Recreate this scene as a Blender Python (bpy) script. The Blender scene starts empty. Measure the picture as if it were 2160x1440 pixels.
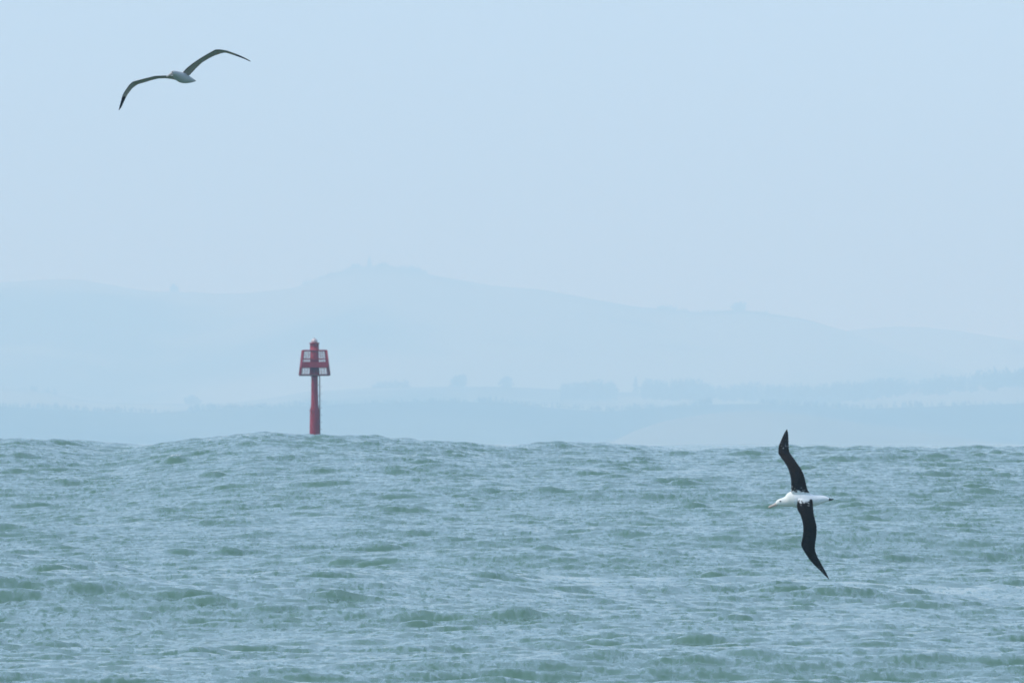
import bpy, bmesh, math, random
import numpy as np
from mathutils import Vector, noise, Matrix
from mathutils.kdtree import KDTree

random.seed(7)
S = bpy.context.scene
COL = S.collection
R = math.radians

# ------------------------------------------------------------------ camera
EYE = 4.0                     # deck height above mean water
PR = 30000.0                  # photograph pixels per radian (500 mm lens)
HZ = 930.0                    # row of eye level in the photograph
cam = bpy.data.cameras.new('camera')
cam.lens = 500.0
cam.sensor_width = 36.0
cam.sensor_fit = 'HORIZONTAL'
cam.clip_start = 1.0
cam.clip_end = 60000.0
cam.dof.use_dof = True
cam.dof.focus_distance = 300.0
cam.dof.aperture_fstop = 13.0
camo = bpy.data.objects.new('camera', cam)
COL.objects.link(camo)
camo.location = (0, 0, EYE)
camo.rotation_euler = (R(90) + (HZ - 720.0) / PR, 0, 0)
S.camera = camo

# ------------------------------------------------------------------ sky, sun, exposure
SUN_EL, SUN_AZ = R(48), R(-100)         # azimuth clockwise from +Y: left of the camera
W = bpy.data.worlds.new('World')
S.world = W
W.use_nodes = True
wn, wl = W.node_tree.nodes, W.node_tree.links
wn.clear()
sky = wn.new('ShaderNodeTexSky')
sky.sky_type = 'NISHITA'
sky.sun_disc = False
sky.sun_elevation = SUN_EL
sky.sun_rotation = SUN_AZ
sky.altitude = 0
sky.air_density = 1.2
sky.dust_density = 0.7
sky.ozone_density = 3.5
bg = wn.new('ShaderNodeBackground')
bg.inputs['Strength'].default_value = 0.095
wo = wn.new('ShaderNodeOutputWorld')
tint = wn.new('ShaderNodeMix')                 # cool white balance over the whole sky alike
tint.data_type = 'RGBA'; tint.blend_type = 'MULTIPLY'; tint.inputs[0].default_value = 1.0
tint.inputs[7].default_value = (0.80, 0.90, 1.0, 1)
wl.new(sky.outputs[0], tint.inputs[6])
veil = wn.new('ShaderNodeMix')                 # thin even overcast drawn over the whole sky
veil.data_type = 'RGBA'; veil.inputs[0].default_value = 0.75
vc = wn.new('ShaderNodeTexCoord')
vn = wn.new('ShaderNodeTexNoise'); vn.inputs['Scale'].default_value = 14.0; vn.inputs['Detail'].default_value = 4
vr = wn.new('ShaderNodeMapRange'); vr.inputs['To Min'].default_value = 0.86; vr.inputs['To Max'].default_value = 1.14
vm = wn.new('ShaderNodeVectorMath'); vm.operation = 'SCALE'; vm.inputs[0].default_value = (2.80, 4.10, 6.10)
wl.new(vc.outputs['Generated'], vn.inputs['Vector']); wl.new(vn.outputs['Fac'], vr.inputs['Value'])
wl.new(vr.outputs[0], vm.inputs['Scale']); wl.new(vm.outputs[0], veil.inputs[7])
wl.new(tint.outputs[2], veil.inputs[6])
wl.new(veil.outputs[2], bg.inputs[0])
wl.new(bg.outputs[0], wo.inputs[0])

sl = bpy.data.lights.new('sun', 'SUN')
sl.energy = 1.5
sl.angle = R(12)
sl.color = (1.0, 0.97, 0.92)
so = bpy.data.objects.new('sun', sl)
COL.objects.link(so)
sd = Vector((math.sin(SUN_AZ) * math.cos(SUN_EL), math.cos(SUN_AZ) * math.cos(SUN_EL), math.sin(SUN_EL)))
so.rotation_euler = sd.to_track_quat('Z', 'Y').to_euler()
so.location = (0, 0, 500)

S.view_settings.view_transform = 'Standard'
S.view_settings.look = 'None'
S.view_settings.gamma = 1.0
S.view_settings.use_curve_mapping = False
S.view_settings.exposure = 1.03
S.render.engine = 'CYCLES'
S.cycles.use_denoising = True
S.cycles.max_bounces = 8
S.cycles.volume_bounces = 1
S.cycles.filter_width = 1.7

HAZE_DENSITY = 1.36e-4
HAZE_COLOR = (0.53, 0.795, 1.0)


# ------------------------------------------------------------------ helpers
def at(px, py, d):
    """A point of the photograph at distance d."""
    return Vector(((px - 1080.0) / PR * d, d, EYE + (HZ - py) / PR * d))


def tag(o, label=None, cat=None, group=None, kind=None):
    if label: o['label'] = label
    if cat: o['category'] = cat
    if group: o['group'] = group
    if kind: o['kind'] = kind
    return o


def link(name, me, mats, parent=None, loc=None):
    o = bpy.data.objects.new(name, me)
    COL.objects.link(o)
    for m in (mats if isinstance(mats, (list, tuple)) else [mats]):
        me.materials.append(m)
    if parent is not None: o.parent = parent
    if loc is not None: o.location = loc
    return o


def empty(name, loc):
    o = bpy.data.objects.new(name, None)
    COL.objects.link(o)
    o.location = loc
    o.empty_display_size = 0.3
    return o


def grid_mesh(name, co, nr, nc, smooth=True, flip=False):
    """co: (nr*nc,3) array; a sheet of quads."""
    idx = np.arange(nr * nc).reshape(nr, nc)
    a, b, c, d = idx[:-1, :-1], idx[:-1, 1:], idx[1:, 1:], idx[1:, :-1]
    q = np.stack([a, b, c, d] if not flip else [a, d, c, b], axis=-1).reshape(-1)
    n = (nr - 1) * (nc - 1)
    me = bpy.data.meshes.new(name)
    me.vertices.add(nr * nc)
    me.vertices.foreach_set('co', np.ascontiguousarray(co, dtype=np.float32).reshape(-1))
    me.loops.add(n * 4)
    me.loops.foreach_set('vertex_index', q.astype(np.int32))
    me.polygons.add(n)
    me.polygons.foreach_set('loop_start', np.arange(0, n * 4, 4, dtype=np.int32))
    me.polygons.foreach_set('loop_total', np.full(n, 4, dtype=np.int32))
    me.update(calc_edges=True)
    if smooth:
        me.polygons.foreach_set('use_smooth', np.ones(n, dtype=bool))
    me.validate()
    return me


def material(name):
    m = bpy.data.materials.new(name)
    m.use_nodes = True
    nt = m.node_tree
    return m, nt.nodes, nt.links, nt.nodes['Principled BSDF']


# ------------------------------------------------------------------ materials
RIPPLE = 1.0                 # tilt of the small wind ripples towards and away from the boat


def water_material():
    m, n, l, b = material('sea_water')
    tc = n.new('ShaderNodeTexCoord')
    b.inputs['Roughness'].default_value = 0.09
    b.inputs['IOR'].default_value = 1.333
    # water body: green teal, with slow patches of silt
    nz = n.new('ShaderNodeTexNoise'); nz.inputs['Scale'].default_value = 0.035; nz.inputs['Detail'].default_value = 3
    l.new(tc.outputs['Object'], nz.inputs['Vector'])
    mx = n.new('ShaderNodeMix'); mx.data_type = 'RGBA'
    mx.inputs[6].default_value = (0.061, 0.124, 0.077, 1)
    mx.inputs[7].default_value = (0.078, 0.147, 0.092, 1)
    l.new(nz.outputs['Fac'], mx.inputs[0])
    # broken foam where the crests pinch together
    fa = n.new('ShaderNodeAttribute'); fa.attribute_name = 'foam'
    fn = n.new('ShaderNodeTexNoise'); fn.inputs['Scale'].default_value = 5.0; fn.inputs['Detail'].default_value = 6; fn.inputs['Roughness'].default_value = 0.7
    fm = n.new('ShaderNodeMapping'); fm.inputs['Scale'].default_value = (1.0, 0.35, 1.0)
    l.new(tc.outputs['Object'], fm.inputs['Vector']); l.new(fm.outputs[0], fn.inputs['Vector'])
    f1 = n.new('ShaderNodeMath'); f1.operation = 'ADD'; l.new(fa.outputs['Fac'], f1.inputs[0]); l.new(fn.outputs['Fac'], f1.inputs[1])
    f2 = n.new('ShaderNodeMapRange'); f2.inputs['From Min'].default_value = 0.80; f2.inputs['From Max'].default_value = 1.15; f2.inputs['To Max'].default_value = 0.85
    l.new(f1.outputs[0], f2.inputs['Value'])
    fx = n.new('ShaderNodeMix'); fx.data_type = 'RGBA'; fx.inputs[7].default_value = (0.72, 0.76, 0.76, 1)
    l.new(f2.outputs[0], fx.inputs[0]); l.new(mx.outputs[2], fx.inputs[6])
    l.new(fx.outputs[2], b.inputs['Base Color'])
    fr = n.new('ShaderNodeMapRange'); fr.inputs['To Min'].default_value = 0.09; fr.inputs['To Max'].default_value = 0.7
    l.new(f2.outputs[0], fr.inputs['Value']); l.new(fr.outputs[0], b.inputs['Roughness'])
    # wind ripples too small for the mesh: lanes of tilted facets drawn out along the wind, stronger under gusts
    mp = n.new('ShaderNodeMapping'); mp.inputs['Scale'].default_value = (5.0, 1.15, 1.0); mp.inputs['Rotation'].default_value = (0, 0, 0.05)
    l.new(tc.outputs['Object'], mp.inputs['Vector'])
    r1 = n.new('ShaderNodeTexNoise'); r1.inputs['Scale'].default_value = 1.0; r1.inputs['Detail'].default_value = 4; r1.inputs['Roughness'].default_value = 0.62
    r1.inputs['Distortion'].default_value = 0.6
    l.new(mp.outputs[0], r1.inputs['Vector'])
    mg = n.new('ShaderNodeMapping'); mg.inputs['Scale'].default_value = (0.30, 0.05, 1.0)
    l.new(tc.outputs['Object'], mg.inputs['Vector'])
    g1 = n.new('ShaderNodeTexNoise'); g1.inputs['Scale'].default_value = 1.0; g1.inputs['Detail'].default_value = 3
    l.new(mg.outputs[0], g1.inputs['Vector'])
    gr = n.new('ShaderNodeMapRange'); gr.inputs['From Min'].default_value = 0.3; gr.inputs['From Max'].default_value = 0.7; gr.inputs['To Min'].default_value = 0.5; gr.inputs['To Max'].default_value = 1.5
    l.new(g1.outputs['Fac'], gr.inputs['Value'])
    v1 = n.new('ShaderNodeVectorMath'); v1.operation = 'SUBTRACT'; v1.inputs[1].default_value = (0.5, 0.5, 0.5)
    l.new(r1.outputs['Color'], v1.inputs[0])
    v2 = n.new('ShaderNodeVectorMath'); v2.operation = 'MULTIPLY'; v2.inputs[1].default_value = (0.30, RIPPLE, 0.0)
    l.new(v1.outputs[0], v2.inputs[0])
    v3 = n.new('ShaderNodeVectorMath'); v3.operation = 'SCALE'
    l.new(v2.outputs[0], v3.inputs[0]); l.new(gr.outputs[0], v3.inputs['Scale'])
    ge = n.new('ShaderNodeNewGeometry')
    v4 = n.new('ShaderNodeVectorMath'); v4.operation = 'ADD'
    l.new(ge.outputs['Normal'], v4.inputs[0]); l.new(v3.outputs[0], v4.inputs[1])
    v5 = n.new('ShaderNodeVectorMath'); v5.operation = 'NORMALIZE'
    l.new(v4.outputs[0], v5.inputs[0])
    l.new(v5.outputs[0], b.inputs['Normal'])
    return m


def hill_material(name, dark, pale, scale, bias):
    m, n, l, b = material(name)
    tc = n.new('ShaderNodeTexCoord')
    mp = n.new('ShaderNodeMapping'); mp.inputs['Scale'].default_value = (1, 0.5, 2.2)
    l.new(tc.outputs['Object'], mp.inputs['Vector'])
    nz = n.new('ShaderNodeTexNoise'); nz.inputs['Scale'].default_value = scale; nz.inputs['Detail'].default_value = 6; nz.inputs['Roughness'].default_value = 0.6
    l.new(mp.outputs[0], nz.inputs['Vector'])
    cr = n.new('ShaderNodeValToRGB')
    cr.color_ramp.elements[0].position = bias - 0.06; cr.color_ramp.elements[0].color = (*dark, 1)
    cr.color_ramp.elements[1].position = bias + 0.06; cr.color_ramp.elements[1].color = (*pale, 1)
    l.new(nz.outputs['Fac'], cr.inputs[0])
    l.new(cr.outputs[0], b.inputs['Base Color'])
    b.inputs['Roughness'].default_value = 1.0
    b.inputs['Specular IOR Level'].default_value = 0.0
    return m


def plain(name, color, rough=0.7, spec=0.3, var=0.15, scale=8.0, bump=0.0):
    """A colour with fine uneven weathering."""
    m, n, l, b = material(name)
    tc = n.new('ShaderNodeTexCoord')
    nz = n.new('ShaderNodeTexNoise'); nz.inputs['Scale'].default_value = scale; nz.inputs['Detail'].default_value = 5
    l.new(tc.outputs['Object'], nz.inputs['Vector'])
    mx = n.new('ShaderNodeMix'); mx.data_type = 'RGBA'
    mx.inputs[6].default_value = (*[c * (1 - var) for c in color], 1)
    mx.inputs[7].default_value = (*[min(1, c * (1 + var)) for c in color], 1)
    l.new(nz.outputs['Fac'], mx.inputs[0])
    l.new(mx.outputs[2], b.inputs['Base Color'])
    b.inputs['Roughness'].default_value = rough
    b.inputs['Specular IOR Level'].default_value = spec
    if bump:
        bp = n.new('ShaderNodeBump'); bp.inputs['Strength'].default_value = bump; bp.inputs['Distance'].default_value = 0.02
        l.new(nz.outputs['Fac'], bp.inputs['Height']); l.new(bp.outputs[0], b.inputs['Normal'])
    return m


def plumage_material():
    m, n, l, b = material('plumage')
    at_ = n.new('ShaderNodeAttribute'); at_.attribute_name = 'plumage'
    tc = n.new('ShaderNodeTexCoord')
    nz = n.new('ShaderNodeTexNoise'); nz.inputs['Scale'].default_value = 26; nz.inputs['Detail'].default_value = 4
    l.new(tc.outputs['Object'], nz.inputs['Vector'])
    mr = n.new('ShaderNodeMapRange'); mr.inputs['To Min'].default_value = 0.82; mr.inputs['To Max'].default_value = 1.12
    l.new(nz.outputs['Fac'], mr.inputs['Value'])
    mx = n.new('ShaderNodeMix'); mx.data_type = 'RGBA'; mx.blend_type = 'MULTIPLY'; mx.inputs[0].default_value = 1.0
    l.new(at_.outputs['Color'], mx.inputs[6]); l.new(mr.outputs[0], mx.inputs[7])
    l.new(mx.outputs[2], b.inputs['Base Color'])
    bp = n.new('ShaderNodeBump'); bp.inputs['Strength'].default_value = 0.35; bp.inputs['Distance'].default_value = 0.01
    l.new(nz.outputs['Fac'], bp.inputs['Height']); l.new(bp.outputs[0], b.inputs['Normal'])
    b.inputs['Roughness'].default_value = 0.8
    b.inputs['Specular IOR Level'].default_value = 0.06
    return m


def painted_steel():
    m, n, l, b = material('weathered_red_paint')
    tc = n.new('ShaderNodeTexCoord')
    mp = n.new('ShaderNodeMapping'); mp.inputs['Scale'].default_value = (3.0, 3.0, 0.5)       # streaks run down
    l.new(tc.outputs['Object'], mp.inputs['Vector'])
    nz = n.new('ShaderNodeTexNoise'); nz.inputs['Scale'].default_value = 1.3; nz.inputs['Detail'].default_value = 7; nz.inputs['Roughness'].default_value = 0.65
    l.new(mp.outputs[0], nz.inputs['Vector'])
    cr = n.new('ShaderNodeValToRGB')
    e = cr.color_ramp.elements
    e[0].position = 0.30; e[0].color = (0.10, 0.022, 0.014, 1)
    e[1].position = 0.74; e[1].color = (0.40, 0.07, 0.075, 1)
    a = e.new(0.42); a.color = (0.235, 0.009, 0.019, 1)
    a = e.new(0.60); a.color = (0.29, 0.011, 0.024, 1)
    l.new(nz.outputs['Fac'], cr.inputs[0]); l.new(cr.outputs[0], b.inputs['Base Color'])
    b.inputs['Roughness'].default_value = 0.65
    b.inputs['Specular IOR Level'].default_value = 0.25
    return m


M_WATER = water_material()
M_FAR = hill_material('far_hill_pasture', (0.035, 0.055, 0.03), (0.22, 0.22, 0.12), 0.0012, 0.5)
M_MID = hill_material('mid_hill_pasture', (0.04, 0.06, 0.035), (0.21, 0.205, 0.12), 0.0017, 0.48)
M_LOW = hill_material('low_hill_scrub', (0.02, 0.035, 0.022), (0.055, 0.07, 0.04), 0.0018, 0.55)
M_DRY = hill_material('dry_grass_hill', (0.13, 0.125, 0.07), (0.18, 0.17, 0.10), 0.0022, 0.45)
M_LEAF = plain('conifer_foliage', (0.035, 0.055, 0.03), 0.9, 0.1, 0.35, 0.4)
M_BARK = plain('bark', (0.09, 0.07, 0.05), 0.95, 0.1, 0.3, 1.0)
M_RED = painted_steel()
M_RUST = plain('rusty_steel', (0.11, 0.028, 0.02), 0.8, 0.2, 0.4, 3.0, 0.2)
M_LENS = plain('pale_lantern_plastic', (0.52, 0.40, 0.38), 0.3, 0.5, 0.06, 3.0)
M_PLUME = plumage_material()
M_BILL = plain('pink_horn_bill', (0.52, 0.42, 0.35), 0.4, 0.4, 0.15, 30)
M_EYE = plain('dark_eye', (0.012, 0.01, 0.01), 0.15, 0.6, 0.1, 30)

# ------------------------------------------------------------------ the sea
rng = np.random.default_rng(11)


def wave_tile(L, N, lo, hi, peak, p, wind, spread, rms):
    """Random directional wind sea on a periodic tile: height and the horizontal drift of the crests."""
    k1 = np.fft.fftfreq(N, d=L / N) * 2 * np.pi
    kx, ky = np.meshgrid(k1, k1, indexing='xy')
    k = np.hypot(kx, ky); k[0, 0] = 1e-6
    lam = 2 * np.pi / k
    amp = k ** (-p) * np.exp(-0.6 * (lam / peak) ** 2)
    amp *= np.clip((lam - lo) / (0.35 * lo), 0, 1) * (lam < hi)
    c = (kx * math.cos(wind) + ky * math.sin(wind)) / k
    amp *= np.abs(c) ** spread + 0.04
    amp[0, 0] = 0
    H = amp * (rng.normal(size=k.shape) + 1j * rng.normal(size=k.shape))
    h = np.fft.ifft2(H).real
    s = rms / h.std()
    dx = np.fft.ifft2(-1j * kx / k * H).real
    dy = np.fft.ifft2(-1j * ky / k * H).real
    pinch = np.fft.ifft2(-k * H).real                     # how hard the drift squeezes the surface together
    return L, N, h * s, dx * s, dy * s, -pinch / pinch.std()


def sample(tile, x, y):
    L, N = tile[:2]
    u, v = x / L * N, y / L * N
    i, j = np.floor(u).astype(np.int64), np.floor(v).astype(np.int64)
    fu, fv = u - i, v - j
    fu, fv = fu * fu * (3 - 2 * fu), fv * fv * (3 - 2 * fv)
    i0, i1, j0, j1 = i % N, (i + 1) % N, j % N, (j + 1) % N
    out = []
    for f in tile[2:]:
        out.append((f[j0, i0] * (1 - fu) + f[j0, i1] * fu) * (1 - fv) + (f[j1, i0] * (1 - fu) + f[j1, i1] * fu) * fv)
    return out


WIND = R(-74)
TG = wave_tile(211.0, 256, 3.0, 24.0, 9.0, 1.5, 0.3, 0.0, 1.0)
TA = wave_tile(173.0, 512, 5.0, 40.0, 11.0, 2.2, WIND - 0.15, 3.0, 0.055)
TL = wave_tile(397.0, 256, 16.0, 80.0, 34.0, 2.0, WIND + 0.1, 2.5, 0.24)
TB = wave_tile(53.0, 640, 0.9, 5.0, 2.2, 1.7, WIND + 0.05, 2.4, 0.031)
TC = wave_tile(31.0, 640, 0.24, 1.3, 0.9, 1.35, WIND - 0.3, 1.2, 0.0135)

# crest heights of the two swells that cross the view, along x
CREST1 = np.array([(-900, 925), (-500, 945), (-200, 930), (0, 925), (60, 925), (130, 935), (230, 953), (300, 945), (380, 932), (480, 920), (575, 912), (640, 921), (780, 923),
                   (850, 930), (950, 936), (1030, 946), (1100, 952), (1180, 951), (1270, 947), (1370, 955), (1450, 952), (1550, 949), (1700, 948), (1830, 943), (1900, 943),
                   (2000, 946), (2100, 942), (2160, 943), (2400, 930), (2700, 950), (3200, 935)], float)
CREST2 = np.array([(-900, 1230), (-400, 1190), (0, 1172), (180, 1172), (250, 1184), (350, 1198), (640, 1200), (800, 1208), (1000, 1220), (1200, 1240), (1500, 1245), (1750, 1240),
                   (1900, 1258), (2160, 1290), (2600, 1240), (3200, 1280)], float)
D1, D2 = 650.0, 400.0


def smooth_interp(x, tab):
    xs = np.linspace(tab[0, 0], tab[-1, 0], 900)
    ys = np.interp(xs, tab[:, 0], tab[:, 1])
    ker = np.hanning(25); ker /= ker.sum()
    yp = np.pad(ys, 12, mode='edge')
    return np.interp(x, xs, np.convolve(yp, ker, mode='valid'))


QS = np.array([0, 120, 200, 260, 310, 345, 375, 400, 425, 455, 500, 540, 580, 615, 640, 650, 662, 690, 730, 780, 840, 885, 900, 915, 960, 1030, 1100, 1180, 1260, 1350], float)
ZS = np.array([0, .3, -.5, -1.0, -1.4, -1.2, -.35, .0, -.4, -1.2, -1.6, -.9, .7, 2.7, 3.85, 4.0, 3.8, 2.2, -.6, -2.0, .8, 3.2, 3.56, 3.2, .2, -1.2, .2, 1.0, -.6, 0], float)
_q = np.arange(0, 1351, 1.0)
_z = np.interp(_q, QS, ZS)
_k = np.hanning(21); _k /= _k.sum()
_z = np.convolve(np.pad(_z, 10, mode='edge'), _k, mode='valid')


def sea_height(x, y, r):
    q = y + 7.0 * np.sin(x / 23.0 + 0.6) + 5.0 * np.sin(x / 9.7 + 2.0)
    px1 = 1080 + x / D1 * PR
    px2 = 1080 + x / D2 * PR
    z1 = EYE + (HZ - smooth_interp(px1, CREST1)) / PR * D1
    z2 = EYE + (HZ - smooth_interp(px2, CREST2)) / PR * D2
    z = np.interp(q, _q, _z, right=0.0)
    far = np.clip((q - 930) / 200, 0, 1) * np.clip((7000 - r) / 3000, 0, 1)
    z = z * (1 - far) + far * (0.4 + 1.9 * np.sin(q / 27.0 + 1.3 * np.sin(x / 60.0)) + 1.1 * np.sin(q / 43.0 + x / 80.0 + 1.0))
    z = np.where(y < 0, 0.0, z)
    z = z + (z1 - 4.0) * np.exp(-((q - D1) / 42.0) ** 2) + (0.16 * np.sin(x / 6.1 + 1.0) + 0.13 * np.sin(x / 2.7)) * np.exp(-((q - 900) / 30.0) ** 2) + (z2 - 0.0) * np.exp(-((q - D2) / 20.0) ** 2)
    side = np.exp(-(np.maximum(np.abs(x) - 90, 0) / 160.0) ** 2)     # the big set lies ahead of the boat
    z = z * side + (1 - side) * 1.1 * np.sin(y / 31.0 + 0.8 * np.sin(x / 70.0))
    return z * np.clip((9000 - r) / 6000, 0, 1)


def build_sea():
    a_in = np.linspace(-0.042, 0.042, 610)
    g = np.concatenate([np.linspace(0.042, 0.10, 50)[1:], 0.10 * (math.pi / 0.10) ** np.linspace(0, 1, 26)[1:]])
    ang = np.concatenate([-g[::-1], a_in, g])
    rows = [3.0]
    while rows[-1] < 45000:
        r = rows[-1]
        if r < 225: st = r * 0.11
        elif r < 278: st = 0.4
        elif r < 405: st = 0.00066 * r
        elif r < 505: st = 0.7
        elif r < 662: st = 0.25
        elif r < 868: st = 0.4 + (r - 662) * 0.03
        elif r < 912: st = 0.5
        elif r < 1500: st = 0.4 + (r - 900) * 0.03
        elif r < 5000: st = 32.0
        else: st = r * 0.035
        rows.append(r + st)
    rr = np.array(rows)
    nr, nc = len(rr), len(ang)
    print('sea grid', nr, nc, nr * nc * 2)
    A, Rr = np.meshgrid(ang, rr)
    x, y = Rr * np.sin(A), Rr * np.cos(A)
    z = sea_height(x, y, Rr)
    # the local wind is gusty: chop is stronger in some patches than in others
    gh = sample(TG, x + 37.0, y * 0.35 + 11.0)[0]
    gust = np.clip(1.0 + 0.28 * gh, 0.4, 1.8)
    fine = np.clip((1.25 - np.abs(A)) / 1.0, 0.0, 1.0)
    step = np.gradient(rr)[:, None] * np.ones_like(A)
    wid = np.gradient(ang)[None, :] * Rr
    cell = np.maximum(step, wid)
    foam = np.zeros_like(x); dxs = np.zeros_like(x); dys = np.zeros_like(x)
    for t, lam, chop in ((TL, 20.0, 0.8), (TA, 6.0, 1.1), (TB, 1.6, 1.45), (TC, 0.75, 1.2)):
        w = np.clip((lam / np.maximum(cell, 1e-3) - 1.2) / 1.2, 0, 1) * gust
        h, dx, dy, pin = sample(t, x + 311.0, y)
        foam += pin * {20.0: 0.0, 1.6: 1.0, 6.0: 0.7, 0.75: 0.35}[lam] * w
        if t is TL: w = w * (1 - 0.8 * np.exp(-((y - 650.0) / 60.0) ** 2)) / gust
        if t is TC: w = w / np.maximum(gust, 0.4) * (0.7 + 0.3 * gust)
        if t is TB:                                       # few tall wavelets among many low ones
            sg = 0.55 + 0.32 * np.abs(h) / 0.028
            h, dx, dy = h * sg, dx * sg, dy * sg
        z = z + h * w; dxs += dx * w * chop; dys += dy * w * chop
    co = np.stack([x + dxs, y + dys, z], axis=-1).reshape(-1, 3)
    me = grid_mesh('sea', co, nr, nc, flip=True)
    ca = me.attributes.new('foam', 'FLOAT', 'POINT')
    ca.data.foreach_set('value', np.clip((foam - 5.2) / 3.0, 0, 0.45).astype(np.float32).reshape(-1))
    o = link('sea', me, M_WATER)
    tag(o, 'choppy grey green sea with a big swell across the foreground', 'sea', kind='structure')
    return o


build_sea()

# ------------------------------------------------------------------ hills across the bay
def ridge_y(px, tab):
    return np.interp(px, tab[:, 0], tab[:, 1])


def build_hill(name, tab, D, depth, mat, label, seed, rough=4.0, x0=None, x1=None, front=1.0):
    """A range whose skyline runs along tab (photograph pixels) at distance D, falling to the water in front and behind."""
    x0 = tab[0, 0] if x0 is None else x0
    x1 = tab[-1, 0] if x1 is None else x1
    nx, ny = 420, 46
    px = np.linspace(x0, x1, nx)
    t = np.linspace(-1, 1, ny)
    top = EYE + (HZ - smooth_interp(px, tab)) / PR * D
    co = np.zeros((ny, nx, 3))
    for j, tt in enumerate(t):
        d = D + depth * tt
        shape = math.cos(tt * math.pi / 2) ** (1.25 * front)
        for i in range(nx):
            X = (px[i] - 1080) / PR * D
            nzv = noise.fractal(Vector((X / 750.0 + seed, d / 1600.0, seed * 1.7)), 1.0, 2.1, 5)
            z = top[i] * shape + nzv * top[i] * 0.16 * (1 - shape ** 4) + noise.fractal(Vector((X / 110.0, d / 360.0, seed)), 0.9, 2.0, 4) * rough * 0.4 * min(1, shape * 2)
            co[j, i] = (X, d, z if abs(tt) < 0.999 else -3.0)
    co[:, 0, 2] = np.minimum(co[:, 0, 2], -3.0); co[:, -1, 2] = np.minimum(co[:, -1, 2], -3.0)
    me = grid_mesh(name, co.reshape(-1, 3), ny, nx)
    o = link(name, me, mat)
    tag(o, label, 'hills', kind='structure')
    return o


FAR = np.array([(-1500, 760), (-900, 640), (-500, 590), (-200, 600), (0, 597), (100, 592), (170, 590), (240, 602), (330, 617), (430, 618), (510, 622), (570, 614), (640, 606), (665, 592), (700, 583), (740, 569),
                (780, 560), (830, 565), (880, 574), (950, 588), (1030, 602), (1150, 613), (1250, 632), (1330, 648), (1420, 656), (1480, 661), (1540, 653), (1600, 660), (1680, 672), (1740, 690), (1800, 708),
                (1880, 740), (2000, 780), (2160, 830), (2500, 900)], float)
FAR2 = np.array([(1200, 900), (1500, 780), (1650, 725), (1800, 696), (1880, 687), (1950, 690), (2050, 702), (2160, 720), (2400, 760), (2800, 720), (3300, 830), (3700, 900)], float)
MID = np.array([(-1500, 860), (-700, 800), (-300, 830), (0, 820), (60, 818), (110, 830), (200, 848), (330, 850), (480, 853), (560, 842), (640, 826), (760, 818), (900, 815), (1060, 815), (1180, 822), (1300, 828), (1500, 830),
                (1700, 838), (1800, 834), (1900, 820), (2000, 806), (2160, 800), (2500, 790), (3000, 830), (3600, 880)], float)
LOW = np.array([(-1500, 900), (-600, 870), (-200, 845), (0, 856), (200, 868), (330, 872), (450, 862), (600, 858), (760, 850), (900, 845), (1080, 850), (1180, 862), (1290, 868), (1420, 856), (1600, 850), (1800, 862), (1950, 858), (2160, 850), (2600, 840), (3400, 900)], float)
DRY = np.array([(1200, 950), (1290, 932), (1340, 908), (1400, 888), (1500, 872), (1600, 866), (1700, 874), (1800, 890), (1900, 905), (2050, 925), (2200, 948)], float)
build_hill('hills', FAR, 29700, 4680, M_FAR, 'long pale blue range of hills highest above the red beacon', 1.3, 6)
build_hill('hills', FAR2, 31320, 2700, M_FAR, 'faint rounded hill behind the range at the right edge', 4.1, 5)
build_hill('hills', MID, 22500, 2600, M_MID, 'hazy farmed slope with shelter trees below the main range', 7.7, 3)
build_hill('hills', LOW, 18500, 1260, M_LOW, 'dark blue scrubby shore hills just above the water line', 9.2, 3)
build_hill('hills', DRY, 16500, 900, M_DRY, 'low pale grassy hill behind the wing of the banking bird', 12.9, 1)


# ------------------------------------------------------------------ trees on the hills
def crown_mesh(h, w, kind, n, rnd):
    """Leaf clumps spread through the crown's volume."""
    bm = bmesh.new()
    lob = [(rnd.uniform(-0.5, 0.5) * w, rnd.uniform(-0.3, 0.3) * w, rnd.uniform(0.55, 1.0)) for _ in range(4)]
    for i in range(n):
        f = rnd.random()
        if kind == 'pine':
            z = h * (0.14 + 0.86 * f)
            rad = w * 0.5 * (1 - f) ** 0.8 * (0.75 + 0.5 * rnd.random()) + 0.2
        else:
            z = h * (0.2 + 0.8 * f)
            rad = w * 0.5 * math.sqrt(max(0.02, 1 - (2 * f - 0.9) ** 2 * 0.8)) * (0.6 + 0.6 * rnd.random())
        a = rnd.random() * 2 * math.pi
        rad *= math.sqrt(rnd.random())
        lx, ly, lh = lob[i % 4] if kind != 'pine' else (0, 0, 1)
        c = Vector((rad * 0.7 * math.cos(a) + lx * 0.7, rad * 0.7 * math.sin(a) + ly, z * lh))
        s = (0.10 if kind == 'pine' else 0.13) * w * (0.6 + 0.8 * rnd.random()) + 0.25
        ax = Vector((rnd.gauss(0, 1), rnd.gauss(0, 1), rnd.gauss(0, 0.6))).normalized()
        b1 = ax.orthogonal().normalized(); b2 = ax.cross(b1)
        k = 5
        vs = [bm.verts.new(c + (b1 * math.cos(2 * math.pi * q / k) + b2 * math.sin(2 * math.pi * q / k) * 0.7) * s * (0.6 + 0.7 * rnd.random()) + ax * rnd.gauss(0, 0.15) * s) for q in range(k)]
        bm.faces.new(vs)
    me = bpy.data.meshes.new('crown'); bm.to_mesh(me); bm.free()
    return me


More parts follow.
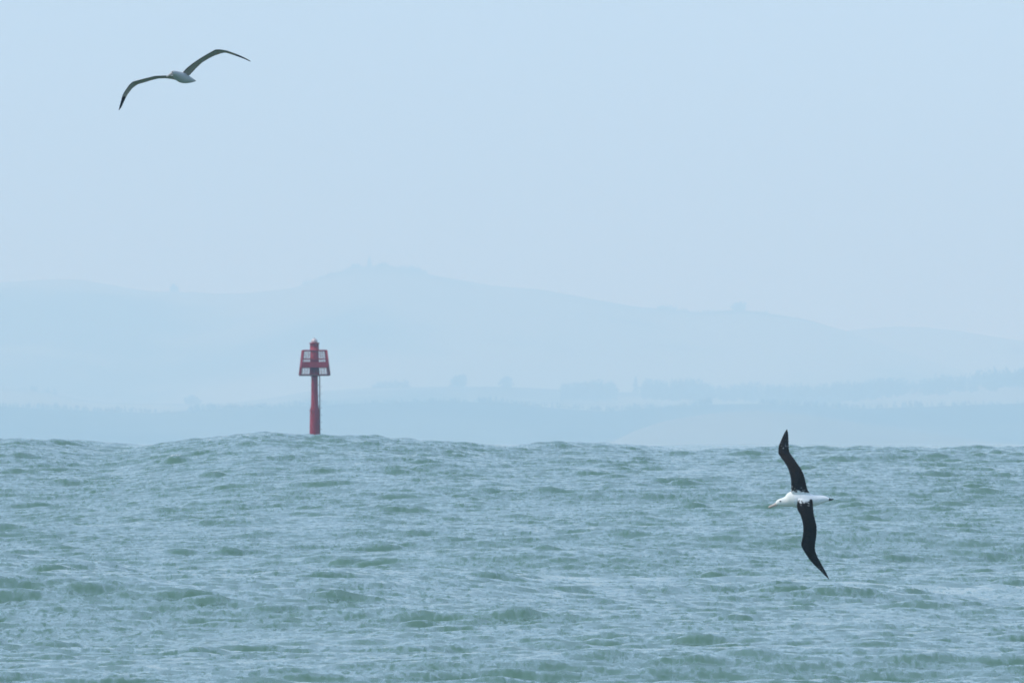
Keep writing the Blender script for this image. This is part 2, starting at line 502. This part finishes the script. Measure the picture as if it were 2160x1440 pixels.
def trunk_mesh(h, r):
    bm = bmesh.new()
    k, lev = 7, 6
    rings = []
    for j in range(lev):
        f = j / (lev - 1)
        rr = r * (1 - 0.8 * f)
        rings.append([bm.verts.new((math.cos(2 * math.pi * q / k) * rr + 0.15 * r * math.sin(3 * f), math.sin(2 * math.pi * q / k) * rr, -1.5 + (h + 1.5) * f)) for q in range(k)])
    for a, b in zip(rings, rings[1:]):
        for q in range(k):
            bm.faces.new((a[q], a[(q + 1) % k], b[(q + 1) % k], b[q]))
    bm.faces.new(rings[-1])
    # a few limbs
    for q in range(5):
        z = h * (0.35 + 0.12 * q); an = q * 2.4
        d = Vector((math.cos(an), math.sin(an), 0.5)).normalized() * h * 0.22
        p = Vector((0, 0, z)); s = Vector((-math.sin(an), math.cos(an), 0)) * r * 0.3; u = Vector((0, 0, r * 0.3))
        v = [bm.verts.new(p + s), bm.verts.new(p - s * 0.5 + u), bm.verts.new(p - s - u), bm.verts.new(p + d)]
        for t in ((0, 1, 3), (1, 2, 3), (2, 0, 3)): bm.faces.new([v[i] for i in t])
    me = bpy.data.meshes.new('trunk'); bm.to_mesh(me); bm.free()
    return me


def tree(name, px, py, D, hpx, wpx, kind, label, seed):
    rnd = random.Random(seed)
    h, w = hpx / PR * D, wpx / PR * D
    t = empty(name, at(px, py, D))
    tag(t, label, 'tree', 'trees standing on the far hills')
    link('trunk', trunk_mesh(h * 0.75, h * 0.035), M_BARK, t)
    link('crown', crown_mesh(h, w, kind, 170, rnd), M_LEAF, t)
    return t


tree('broad_tree', 371, 623, 29340, 27, 20, 'round', 'single tree standing up on the ridge left of the beacon', 1)
tree('broad_tree', 752, 573, 29340, 18, 22, 'round', 'broad tree on the left shoulder of the highest summit', 2)
tree('pine_tree', 779, 566, 29340, 24, 16, 'pine', 'pointed tree on the very top of the highest summit', 3)
tree('broad_tree', 806, 568, 29340, 15, 22, 'round', 'low broad tree just right of the highest summit', 4)
tree('broad_tree', 880, 580, 29340, 13, 16, 'round', 'small tree on the slope right of the highest summit', 5)
tree('broad_tree', 1556, 660, 29340, 24, 32, 'round', 'wide bushy tree on the knoll above the banking bird', 6)
tree('broad_tree', 1400, 660, 29340, 17, 26, 'round', 'tree on the ridge left of the bushy knoll', 7)
tree('broad_tree', 965, 820, 22400, 34, 36, 'round', 'dark tree of a pair on the pale field, nearer the beacon', 8)
tree('broad_tree', 1063, 820, 22400, 32, 30, 'round', 'dark tree of a pair on the pale field, further from the beacon', 9)
tree('pine_tree', 1341, 832, 22400, 38, 20, 'pine', 'slim pine in the gap between the two plantation blocks', 10)
tree('broad_tree', 405, 858, 22400, 24, 34, 'round', 'low bushy tree on the shore hills left of the beacon', 11)


def wood(name, label, spans, D, n, hpx, seed, spread=0.0):
    """A far plantation that reads as one mass."""
    rnd = random.Random(seed)
    bm = bmesh.new()
    for i in range(n):
        (xa, xb, ya, yb) = spans[i % len(spans)]
        f = rnd.random()
        back = rnd.random() * spread                  # how far down the near slope this tree stands
        dd = D - back + rnd.uniform(-150, 150)
        p = at(xa + (xb - xa) * f, ya + (yb - ya) * f, D); p.y = dd
        p.x *= dd / D; p.z = EYE + (p.z - EYE) * math.cos(math.pi / 2 * back / 2600.0) ** 1.25
        h = hpx / PR * D * rnd.uniform(0.6, 1.1) * (0.8 + 0.45 * noise.noise(Vector((p.x / 60.0, seed, 0)))); w = h * rnd.uniform(0.35, 0.6)
        for j in range(16):
            g = rnd.random() ** 0.8
            rad = w * 0.5 * (1 - g * 0.9)
            a = rnd.random() * 2 * math.pi
            c = p + Vector((rad * math.cos(a), rad * math.sin(a), h * (0.05 + 0.95 * g)))
            s = w * 0.32 * (1.25 - g)
            ax = Vector((rnd.gauss(0, 1), rnd.gauss(0, 1), rnd.gauss(0, 0.5))).normalized()
            b1 = ax.orthogonal().normalized(); b2 = ax.cross(b1)
            bm.faces.new([bm.verts.new(c + (b1 * math.cos(2 * math.pi * q / 5) + b2 * math.sin(2 * math.pi * q / 5)) * s * rnd.uniform(0.6, 1.3)) for q in range(5)])
    me = bpy.data.meshes.new(name); bm.to_mesh(me); bm.free()
    o = link(name, me, M_LEAF)
    tag(o, label, 'woods', kind='stuff')


wood('woods', 'dark pine plantation along the middle slope on the right',
     [(1185, 1300, 828, 832), (1360, 1500, 830, 832), (1500, 1720, 832, 840), (1720, 1880, 840, 826), (1880, 2160, 826, 802), (2160, 2500, 802, 792)], 22400, 1700, 36, 3, 900.0)
wood('woods', 'uneven band of scrub and trees along the low shore hills',
     [(-200, 120, 850, 862), (120, 430, 866, 872), (400, 640, 866, 858), (640, 1000, 857, 848), (1000, 1300, 848, 868), (1300, 1500, 868, 852), (1600, 1800, 850, 862), (1800, 2300, 862, 848)], 18450, 900, 16, 8, 260.0)
wood('woods', 'loose scrub on the slope at the far left', [(-60, 120, 826, 836), (-200, 0, 830, 824)], 22400, 120, 22, 4)
wood('woods', 'low hedge of trees on the field right of the beacon', [(785, 862, 821, 819)], 22400, 60, 26, 5)
wood('woods', 'thin row of trees along the highest ridge', [(640, 700, 606, 586), (700, 760, 586, 570), (800, 900, 566, 580), (1330, 1500, 654, 666), (1500, 1620, 664, 666)], 29340, 520, 15, 6)


# ------------------------------------------------------------------ the red beacon
BD = 1500.0                   # drawn at this distance, then stood nearer by BF
BF = 0.8
bs = BD / PR                  # metres per photograph pixel at the beacon


class MB:
    """Collects boxes, bars and tubes into one mesh."""
    def __init__(self): self.bm = bmesh.new()

    def tube(self, p, q, r0, r1=None, k=20, caps=True):
        r1 = r0 if r1 is None else r1
        p, q = Vector(p), Vector(q)
        ax = (q - p).normalized(); b1 = ax.orthogonal().normalized(); b2 = ax.cross(b1)
        A = [self.bm.verts.new(p + (b1 * math.cos(2 * math.pi * i / k) + b2 * math.sin(2 * math.pi * i / k)) * r0) for i in range(k)]
        B = [self.bm.verts.new(q + (b1 * math.cos(2 * math.pi * i / k) + b2 * math.sin(2 * math.pi * i / k)) * r1) for i in range(k)]
        for i in range(k):
            f = self.bm.faces.new((A[i], A[(i + 1) % k], B[(i + 1) % k], B[i])); f.smooth = k > 8
        if caps:
            self.bm.faces.new(A[::-1]); self.bm.faces.new(B)
        return self

    def lathe(self, prof, k=28):
        rings = [[self.bm.verts.new((r * math.cos(2 * math.pi * i / k), r * math.sin(2 * math.pi * i / k), z)) for i in range(k)] for r, z in prof]
        for a, b in zip(rings, rings[1:]):
            for i in range(k):
                f = self.bm.faces.new((a[i], a[(i + 1) % k], b[(i + 1) % k], b[i])); f.smooth = True
        self.bm.faces.new(rings[0][::-1]); self.bm.faces.new(rings[-1])
        return self

    def box(self, c, s, rot=None):
        m = Matrix.Translation(Vector(c)) @ (rot.to_4x4() if rot else Matrix.Identity(4)) @ Matrix.Diagonal((*s, 1))
        g = bmesh.ops.create_cube(self.bm, size=1.0, matrix=m)
        return self

    def quad_slab(self, pts, t):
        """Four corners pushed out to thickness t along their normal."""
        P = [Vector(p) for p in pts]
        n = (P[1] - P[0]).cross(P[2] - P[0]).normalized() * t * 0.5
        a = [self.bm.verts.new(p + n) for p in P]; b = [self.bm.verts.new(p - n) for p in P]
        self.bm.faces.new(a); self.bm.faces.new(b[::-1])
        for i in range(4): self.bm.faces.new((a[i], b[i], b[(i + 1) % 4], a[(i + 1) % 4]))
        return self

    def build(self, name, mat, parent):
        bmesh.ops.recalc_face_normals(self.bm, faces=self.bm.faces)
        me = bpy.data.meshes.new(name); self.bm.to_mesh(me); self.bm.free()
        return link(name, me, mat, parent)


def build_beacon():
    base = at(664.2, 930, BD)                    # column axis; z below is measured from mean water
    t = empty('channel_beacon', (base.x * BF, BD * BF, EYE * (1 - BF)))
    t.scale = (BF, BF, BF)
    t.rotation_euler = (0, R(-0.2), R(4))
    tag(t, 'tall red steel channel beacon with framed top, standing in the sea', 'beacon')
    Z = lambda py: EYE + (HZ - py) * bs
    z_bot, z_top = Z(790.7), Z(739)            # framed daymark
    w_bot, w_top = 30.5 * bs, 24.6 * bs        # half widths
    hw = lambda z: w_bot + (w_top - w_bot) * (z - z_bot) / (z_top - z_bot)
    MB().lathe([(0.62, -4), (0.58, 1.0), (0.535, Z(905)), (0.50, Z(868)), (0.47, Z(862)), (0.40, Z(855)), (0.365, Z(835)), (0.345, Z(800)), (0.345, Z(782))]).build('column', M_RED, t)
    MB().lathe([(0.40, Z(865.5)), (0.56, Z(865.4)), (0.56, Z(864.0)), (0.40, Z(863.9))]).build('flange', M_RED, t)
    # hub below the gallery and drum above it
    MB().lathe([(0.40, Z(793.5)), (0.49, Z(792)), (0.49, Z(776)), (0.44, Z(775.7))]).build('hub', M_RED, t)
    MB().lathe([(0.45, Z(775.4)), (0.46, Z(739.2))]).build('core_tube', M_RED, t)
    MB().lathe([(0.47, Z(739.1)), (0.60, Z(738.9)), (0.60, Z(737.6)), (0.48, Z(737.4)), (0.47, Z(725.5)), (0.53, Z(725.2)), (0.53, Z(722.6)), (0.40, Z(722.3))]).build('drum', M_RED, t)
    ln = MB().lathe([(0.31, Z(722.2)), (0.34, Z(720)), (0.30, Z(717.2)), (0.20, Z(714.6)), (0.06, Z(713.4))]).build('lantern', M_LENS, t)
    MB().tube((0, 0, Z(713.6)), (0, 0, Z(711.2)), 0.025, k=8).build('spike', M_RUST, ln)
    corners = [(-1, -1), (1, -1), (1, 1), (-1, 1)]
    for cx, cy in corners:
        MB().tube((cx * w_bot, cy * w_bot, z_bot), (cx * w_top, cy * w_top, z_top), 0.075, k=10).build('corner_post', M_RED, t)

    def rail(z, r, name, mat):
        h = hw(z) - 0.02
        for i in range(4):
            a, b = corners[i], corners[(i + 1) % 4]
            MB().tube((a[0] * h, a[1] * h, z), (b[0] * h, b[1] * h, z), r, k=8).build(name, mat, t)
    rail(z_top, 0.07, 'top_rail', M_RED)
    rail(Z(757), 0.055, 'middle_rail', M_RED)
    rail(z_bot, 0.085, 'bottom_rail', M_RUST)
    # radial beams carrying the frame
    for zz, nm, rr in ((z_top, 'top_arm', 0.05), (z_bot + 0.02, 'bottom_arm', 0.065)):
        h = hw(zz) - 0.05
        for cx, cy in corners:
            MB().tube((cx * 0.3, cy * 0.3, zz - 0.03), (cx * h, cy * h, zz - 0.03), rr, k=8).build(nm, M_RED if zz == z_top else M_RUST, t)
    # solid daymark boards round the middle, three boards a side
    for i in range(4):
        a, b = Vector(corners[i]), Vector(corners[(i + 1) % 4])
        for k in range(3):
            za, zb = Z(774.8 - k * 4.0), Z(774.8 - k * 4.0 - 3.85)
            ha, hb = hw(za) + 0.03 - 0.004 * k, hw(zb) + 0.03 - 0.004 * k
            MB().quad_slab([(a.x * ha, a.y * ha, za), (b.x * ha, b.y * ha, za), (b.x * hb, b.y * hb, zb), (a.x * hb, a.y * hb, zb)], 0.035).build('board', M_RED, t)
    # gallery floor: two steel plates butted along the middle
    zf = Z(775.3); h = hw(zf) - 0.09
    for sgn in (-1, 1):
        MB().box((sgn * (h / 2 + 0.004), 0, zf), (h, 2 * h, 0.05)).build('floor_plate', M_RUST, t)
    # infill wires of the guard frame
    for i in range(4):
        a, b = Vector(corners[i]), Vector(corners[(i + 1) % 4])
        for f in (0.1, 0.2, 0.3, 0.7, 0.8, 0.9):
            p = a.lerp(b, f)
            MB().tube((p.x * hw(z_bot), p.y * hw(z_bot), z_bot), (p.x * hw(z_top), p.y * hw(z_top), z_top), 0.034, k=5).build('guard_bar', M_RED, t)
    # ladder on the right of the column
    lx = 0.54
    lad = MB()
    for yy in (-0.19, 0.19): lad.tube((lx, yy, 0.6), (lx, yy, z_bot - 0.02), 0.042, k=8)
    lad = lad.build('ladder', M_RUST, t)
    z = 0.8
    while z < z_bot - 0.2:
        MB().tube((lx, -0.19, z), (lx, 0.19, z), 0.022, k=6).build('rung', M_RUST, lad); z += 0.3
    for z in (Z(900), Z(878), Z(856), Z(834), Z(812)):
        for yy in (-0.19, 0.19):
            MB().tube((0.20, yy, z), (lx, yy, z), 0.024, k=6).build('ladder_bracket', M_RUST, t)
    z = 3.0
    while z < z_bot - 0.5:                      # safety hoops
        hp = MB()
        pts = [(lx + 0.0 + 0.26 * math.sin(q * math.pi / 6), -0.26 * math.cos(q * math.pi / 6) * 1.0, z) for q in range(7)]
        for p, q in zip(pts, pts[1:]): hp.tube(p, q, 0.016, k=5)
        hp.build('hoop', M_RUST, lad); z += 0.75


build_beacon()


# ------------------------------------------------------------------ albatrosses
def resample(pts, n):
    P = [Vector((a, b)) for a, b in pts]
    L = [0.0]
    for a, b in zip(P, P[1:]): L.append(L[-1] + (b - a).length)
    xs = np.linspace(0, L[-1], n)
    return list(zip(np.interp(xs, L, [p.x for p in P]), np.interp(xs, L, [p.y for p in P])))


def smooth_line(p, it=2):
    p = np.array(p, float)
    for _ in range(it):
        q = p.copy(); q[1:-1] = 0.25 * p[:-2] + 0.5 * p[1:-1] + 0.25 * p[2:]; p = q
    return p


def vnoise(v, s):
    return noise.fractal(Vector(v) * s, 1.0, 2.0, 3)


def wing(lead, trail, to3, lead_depth, trail_depth, dorsal, thick, paint, ns=130, nk=24):
    """Closed wing skin lofted through chord sections. paint(f, s, upper, co) gives the feather colour."""
    Ld, Tr = smooth_line(resample(lead, ns)), smooth_line(resample(trail, ns))
    L3 = [to3(*Ld[i], lead_depth(i / (ns - 1))) for i in range(ns)]
    T3 = [to3(*Tr[i], trail_depth(i / (ns - 1))) for i in range(ns)]
    verts, cols, faces = [], [], []
    ring = 2 * nk
    for i in range(ns):
        f = i / (ns - 1)
        a = L3[max(0, i - 1)] + T3[max(0, i - 1)]; b = L3[min(ns - 1, i + 1)] + T3[min(ns - 1, i + 1)]
        span = (b - a).normalized()
        ch = T3[i] - L3[i]
        if ch.length < 1e-3: ch = ch.normalized() * 1e-3 if ch.length > 0 else Vector((1e-3, 0, 0))
        n = span.cross(ch.normalized())
        if n.dot(dorsal) < 0: n = -n
        n.normalize()
        c = ch.length
        saw = 0.0 if f < 0.02 else (0.012 * ((f * 26) % 1.0) - 0.006)      # feather tips along the rear edge
        for k in range(ring):
            up = k < nk
            s = (k + 0.0) / nk if up else 1 - (k - nk) / nk
            s = min(max(s, 0), 1)
            s = 0.5 - 0.5 * math.cos(math.pi * s)
            th = thick * (0.35 + 0.65 * (1 - f)) * 2.6 * (math.sqrt(s + 1e-6) - s) * (1 - 0.25 * s) + 0.0012
            th = min(th, c * 0.22)
            cam_ = 0.07 * c * 4 * s * (1 - s)
            p = L3[i] + ch * s + n * (cam_ + (th if up else -th * 0.45))
            if s > 0.9: p += ch.normalized() * saw * (s - 0.9) * 10
            verts.append(p); cols.append(paint(f, s, up, p))
    for i in range(ns - 1):
        for k in range(ring):
            k2 = (k + 1) % ring
            faces.append((i * ring + k, i * ring + k2, (i + 1) * ring + k2, (i + 1) * ring + k))
    faces.append(tuple(range(ring))[::-1]); faces.append(tuple((ns - 1) * ring + k for k in range(ring)))
    return verts, faces, cols


def body(sections, paint, up=Vector((0, 0, 1)), nk=28):
    """Closed loft: each section is (centre, half height along up, half width across)."""
    # fine spline through the sections
    n0 = len(sections)
    t0 = np.arange(n0); t = np.linspace(0, n0 - 1, n0 * 5)
    arr = np.array([[*s[0], s[1], s[2]] for s in sections], float)
    A = np.stack([np.interp(t, t0, arr[:, q]) for q in range(5)], axis=1)
    for _ in range(6): B = A.copy(); B[1:-1] = 0.25 * A[:-2] + 0.5 * A[1:-1] + 0.25 * A[2:]; A = B
    verts, cols, faces = [], [], []
    for i in range(len(A)):
        c = Vector(A[i, :3])
        d = (Vector(A[min(len(A) - 1, i + 1), :3]) - Vector(A[max(0, i - 1), :3])).normalized()
        side = d.cross(up).normalized(); u = side.cross(d).normalized()
        for k in range(nk):
            a = 2 * math.pi * k / nk
            p = c + u * math.sin(a) * A[i, 3] + side * math.cos(a) * A[i, 4]
            verts.append(p); cols.append(paint(i / (len(A) - 1), p))
    for i in range(len(A) - 1):
        for k in range(nk):
            k2 = (k + 1) % nk
            faces.append((i * nk + k, i * nk + k2, (i + 1) * nk + k2, (i + 1) * nk + k))
    faces.append(tuple(range(nk))[::-1]); faces.append(tuple((len(A) - 1) * nk + k for k in range(nk)))
    return verts, faces, cols


def shell(name, data):
    v, f, c = data
    me = bpy.data.meshes.new(name)
    me.from_pydata([tuple(p) for p in v], [], f)
    ca = me.color_attributes.new('plumage', 'FLOAT_COLOR', 'POINT')
    flat = np.ones((len(v), 4), np.float32); flat[:, :3] = np.array(c, np.float32)
    ca.data.foreach_set('color', flat.reshape(-1))
    bm = bmesh.new(); bm.from_mesh(me)
    bmesh.ops.recalc_face_normals(bm, faces=bm.faces)
    for q in bm.faces: q.smooth = True
    bm.to_mesh(me); bm.free()
    me.materials.append(M_PLUME)
    o = bpy.data.objects.new(name, me)
    COL.objects.link(o)
    return o


def fuse(base, others):
    """One continuous skin from the body and both wings."""
    for o in others:
        m = base.modifiers.new('join', 'BOOLEAN'); m.operation = 'UNION'; m.solver = 'EXACT'; m.object = o
    bpy.context.view_layer.update()
    dg = bpy.context.evaluated_depsgraph_get()
    me = bpy.data.meshes.new_from_object(base.evaluated_get(dg))
    base.modifiers.clear()
    src = [(v.co.copy(), o.data.color_attributes['plumage'].data[v.index].color[:]) for o in [base] + others for v in o.data.vertices]
    kd = KDTree(len(src))
    for i, (co, _) in enumerate(src): kd.insert(co, i)
    kd.balance()
    ca = me.color_attributes['plumage']
    for v in me.vertices: ca.data[v.index].color = src[kd.find(v.co)[1]][1]
    base.data = me
    for p in me.polygons: p.use_smooth = True
    for o in others: bpy.data.objects.remove(o)
    return base


def lump(name, mat, parent, c, r, scl=(1, 1, 1), rot=None):
    bm = bmesh.new()
    bmesh.ops.create_uvsphere(bm, u_segments=16, v_segments=10, radius=r, matrix=Matrix.Translation(c) @ (rot or Matrix.Identity(4)) @ Matrix.Diagonal((*scl, 1)))
    for f in bm.faces: f.smooth = True
    me = bpy.data.meshes.new(name); bm.to_mesh(me); bm.free()
    return link(name, me, mat, parent)


def bill_mesh(name, parent, pts, radii, flat):
    """A long hooked bill: a loft through pts, deeper than wide."""
    bm = bmesh.new(); k = 14; rings = []
    for i, p in enumerate(pts):
        d = (pts[min(len(pts) - 1, i + 1)] - pts[max(0, i - 1)]).normalized()
        side = d.cross(Vector((0, 0, 1))).normalized(); u = side.cross(d).normalized()
        rings.append([bm.verts.new(p + (u * math.sin(2 * math.pi * q / k) + side * math.cos(2 * math.pi * q / k) * flat) * radii[i]) for q in range(k)])
    for a, b in zip(rings, rings[1:]):
        for q in range(k):
            f = bm.faces.new((a[q], a[(q + 1) % k], b[(q + 1) % k], b[q])); f.smooth = True
    bm.faces.new(rings[0][::-1]); bm.faces.new(rings[-1])
    bmesh.ops.recalc_face_normals(bm, faces=bm.faces)
    me = bpy.data.meshes.new(name); bm.to_mesh(me); bm.free()
    return link(name, me, M_BILL, parent)


WHITE = np.array((0.80, 0.80, 0.78)); BLACK = np.array((0.0105, 0.0070, 0.0056)); UNDER = np.array((0.74, 0.74, 0.73)); SHADED_UNDER = np.array((0.40, 0.35, 0.30)); SHADED_BODY = np.array((0.46, 0.46, 0.45))  # last two: soaring bird's white underparts with their shade put into the colour


def feathers(f, sc, p):
    """Black-brown upper wing: rows of coverts in front, the long quills behind with paler worn edges."""
    t = BLACK * (1.0 + 0.4 * vnoise(p, 30))
    row = sc * 7.0 + 0.25 * math.sin(f * 90)
    if sc < 0.5 and row % 1.0 > 0.8: t = t + np.array((0.020, 0.014, 0.010))
    if sc > 0.5 and (f * 46 + 3 * sc) % 1.0 > 0.82: t = t + np.array((0.024, 0.017, 0.012))
    return t


def build_banking_bird():
    D = 268.0; s = D / PR; ox, oy = 1690.0, 1055.0
    to3 = lambda px, py, d: Vector(((px - ox) * s, d, (oy - py) * s))
    C2 = lambda pts: [(1590 + a / 4.115, 890 + b / 4.115) for a, b in pts]
    up_l = C2([(345, 660), (322, 600), (325, 560), (322, 500), (313, 450), (297, 400), (268, 350), (240, 310), (215, 275), (214, 240), (220, 200), (238, 160), (255, 120), (272, 88), (290, 62)])
    up_t = C2([(505, 660), (497, 630), (472, 596), (459, 560), (446, 500), (432, 450), (408, 400), (372, 350), (340, 302), (313, 265), (307, 240), (305, 200), (304, 150), (302, 100), (293, 62)])
    lo_l = C2([(385, 670), (372, 720), (378, 760), (402, 800), (418, 850), (427, 900), (428, 950), (422, 1000), (412, 1045), (410, 1070), (425, 1100), (455, 1150), (490, 1200), (537, 1250), (590, 1300), (620, 1332), (653, 1362)])
    lo_t = C2([(505, 668), (513, 700), (514, 740), (520, 800), (533, 850), (545, 900), (545, 950), (541, 1000), (533, 1050), (530, 1095), (538, 1130), (560, 1180), (588, 1230), (616, 1280), (638, 1320), (656, 1362)])

    def paint_up(f, sc, upper, p):
        if not upper:
            k = 0.0 if (f > 0.9 or sc < 0.035) else 1.0
            return BLACK * (1 - k) + UNDER * k
        edge = 0.118 + 0.03 * vnoise(p, 22) - 0.012 * math.sin(sc * 9) - 0.03 * sc
        if f < edge: return WHITE
        if f < edge + 0.05 and vnoise(p, 75) > 0.5: return WHITE * 0.5
        if 0.70 < f < 0.88 and sc > 0.25 and vnoise(p + Vector((3, 1, 2)), 38) > 0.62: return WHITE * 0.5
        if f > 0.75 and vnoise(p + Vector((9, 1, 2)), 60) > 0.5: return WHITE * 0.2
        return feathers(f, sc, p)

    def paint_lo(f, sc, upper, p):
        if not upper:
            k = 0.0 if (f > 0.9 or sc < 0.035) else 1.0
            return BLACK * (1 - k) + UNDER * k
        edge = 0.040 + 0.03 * vnoise(p, 25) - 0.065 * max(0.0, sc - 0.7) / 0.3 - 0.02 * (sc < 0.12)
        if f < edge: return WHITE
        if f < edge + 0.055 and 0.15 < sc < 0.8 and vnoise(p, 70) > 0.52: return WHITE * 0.5
        if 0.80 < f < 0.92 and vnoise(p + Vector((3, 5, 2)), 60) > 0.40: return WHITE * 0.25
        return feathers(f, sc, p)

    dors = Vector((0, -1, 0))
    arch = lambda a, b: (lambda f: a - 0.07 * math.sin(math.pi * min(1, f * 1.6)) + b * f ** 2.2)
    upper = shell('upper', wing(up_l, up_t, to3, arch(-0.02, 0.42), arch(0.0, 0.46), dors, 0.022, paint_up))
    lower = shell('lower', wing(lo_l, lo_t, to3, arch(-0.085, 0.34), arch(-0.075, 0.38), dors, 0.022, paint_lo))
    C3 = [(445, 640, 30, .028), (470, 621, 58, .042), (500, 603, 79, .052), (560, 589, 98, .060), (650, 580, 115, .066), (720, 567, 135, .078), (780, 541, 167, .095), (840, 512, 203, .110), (950, 508, 216, .125),
          (1100, 518, 208, .128), (1250, 532, 180, .118), (1380, 538, 148, .100), (1500, 531, 124, .080), (1620, 511, 96, .058), (1720, 510, 68, .040), (1785, 516, 38, .026), (1830, 519, 24, .018), (1905, 506, 9, .008)]
    secs = []
    for X, Y, h, w in C3:
        p = to3(1600 + X / 12, 1010 + Y / 12, 0.035)
        secs.append((p, h / 12 * s, w))

    def paint_body(f, p):
        X = (p.x / s + ox - 1600) * 12
        if X > 1788 + 30 * vnoise(p, 40): return BLACK * 1.3
        if X < 900: return WHITE * np.array((1.0, 0.985, 0.93))
        return WHITE
    b = shell('royal_albatross', body(secs, paint_body))
    b = fuse(b, [upper, lower])
    b.name = 'albatross'
    b.location = at(ox, oy, D)
    tag(b, 'banking albatross with black upper wings and white back, low over the waves', 'bird', 'albatrosses flying over the bay')
    P3 = lambda X, Y, d: to3(1600 + X / 12, 1010 + Y / 12, d)
    bill_mesh('bill', b, [P3(500, 612, .03), P3(450, 640, .03), P3(400, 662, .03), P3(340, 684, .03), P3(295, 700, .03), P3(270, 718, .03), P3(262, 738, .03)],
              [0.040, 0.037, 0.029, 0.025, 0.025, 0.019, 0.007], 0.62)
    for sd_ in (-1, 1):
        lump('eye', M_EYE, b, P3(552, 562, 0.035 + sd_ * 0.055), 0.0165, (1.35, 0.6, 0.8))
    return b


def build_soaring_bird():
    D = 310.0; s = D / PR; ox, oy = 385.0, 163.0
    to3 = lambda px, py, d: Vector(((px - ox) * s, d, (oy - py) * s))
    C4 = lambda pts: [(230 + a / 6.75, 80 + b / 6.75) for a, b in pts]
    l_l = C4([(960, 545), (880, 540), (800, 543), (650, 546), (500, 580), (330, 622), (280, 668), (220, 750), (185, 810), (160, 900), (140, 970), (130, 1022)])
    l_t = C4([(960, 600), (880, 582), (800, 572), (700, 574), (600, 597), (500, 627), (400, 655), (320, 712), (250, 803), (205, 893), (165, 980), (132, 1024)])
    r_l = C4([(990, 560), (1030, 515), (1080, 458), (1180, 378), (1300, 298), (1420, 228), (1520, 174), (1580, 174), (1680, 193), (1780, 228), (1880, 268), (1960, 308), (2022, 345)])
    r_t = C4([(1080, 600), (1140, 535), (1240, 430), (1320, 355), (1420, 296), (1500, 257), (1600, 224), (1660, 215), (1720, 233), (1780, 254), (1850, 277), (1920, 304), (2018, 348)])
    dors = Vector((0.1, 0.35, 0.95))

    def paint(f, sc, upper, p):
        if upper:
            return BLACK if f > 0.12 else WHITE
        if f > 0.80 + 0.05 * vnoise(p, 20): return BLACK
        if sc < 0.05 + 0.02 * vnoise(p, 30) and f > 0.05: return BLACK * 3
        if sc > 0.90: return SHADED_UNDER * 0.55
        return SHADED_UNDER * (0.92 + 0.1 * vnoise(p, 25)) * (0.62 if f > 0.12 and sc < 0.16 else 1.0)
    left = shell('left', wing(l_l, l_t, to3, lambda f: 0.0 + 0.50 * f, lambda f: 0.21 + 0.47 * f - 0.16 * f ** 3, dors, 0.02, paint))
    right = shell('right', wing(r_l, r_t, to3, lambda f: -0.02 - 0.58 * f, lambda f: 0.19 - 0.58 * f - 0.16 * f ** 3, dors, 0.02, paint))
    C5 = [(362.6, 157.2, -0.49, .030, .026), (364.0, 155.8, -0.46, .050, .044), (366.5, 155.3, -0.42, .062, .054), (369.5, 156.5, -0.35, .068, .062), (373.5, 159.0, -0.24, .092, .092), (379, 162.3, -0.12, .118, .118),
          (385, 164.6, 0.02, .122, .124), (391, 166.3, 0.16, .106, .112), (397, 167.6, 0.30, .080, .090), (402, 168.6, 0.42, .055, .070), (406, 169.2, 0.52, .030, .064), (408, 169.5, 0.58, .010, .050)]
    secs = [(to3(a, b, c), h * 0.94, w) for a, b, c, h, w in C5]
    b = shell('albatross', body(secs, lambda f, p: SHADED_BODY if f < 0.93 else SHADED_BODY * 0.6))
    b = fuse(b, [left, right])
    b.location = at(ox, oy, D)
    tag(b, 'soaring albatross seen from below with pale underwings and dark tips, high on the left', 'bird', 'albatrosses flying over the bay')
    pts = [to3(365.5, 156.3, -0.46), to3(362, 158.2, -0.515), to3(358.5, 160.2, -0.55), to3(355.5, 161.9, -0.575), to3(353.5, 163.0, -0.59), to3(352.6, 164.3, -0.595)]
    bill_mesh('bill', b, pts, [0.034, 0.031, 0.024, 0.020, 0.018, 0.007], 0.65)
    lump('eye', M_EYE, b, to3(364.9, 153.6, -0.487), 0.016)
    lump('eye', M_EYE, b, to3(361.6, 155.5, -0.455), 0.014)
    return b


build_banking_bird()
build_soaring_bird()


# ------------------------------------------------------------------ sea haze
def build_haze():
    m = bpy.data.materials.new('sea_haze')
    m.use_nodes = True
    n, l = m.node_tree.nodes, m.node_tree.links
    n.clear()
    v = n.new('ShaderNodeVolumePrincipled')
    v.inputs['Color'].default_value = (*HAZE_COLOR, 1)
    v.inputs['Density'].default_value = HAZE_DENSITY
    v.inputs['Absorption Color'].default_value = (0.95, 1, 1, 1)     # scatters blue more than red, absorbs a little red
    out = n.new('ShaderNodeOutputMaterial')
    l.new(v.outputs[0], out.inputs['Volume'])
    bm = bmesh.new()
    bmesh.ops.create_cube(bm, size=1.0, matrix=Matrix.Translation((0, 0, (440 - 6) / 2)) @ Matrix.Diagonal((94000, 94000, 446, 1)))
    me = bpy.data.meshes.new('haze'); bm.to_mesh(me); bm.free()
    o = link('haze', me, m)
    tag(o, 'thin pale blue sea haze over the whole bay', 'haze', kind='stuff')


build_haze()
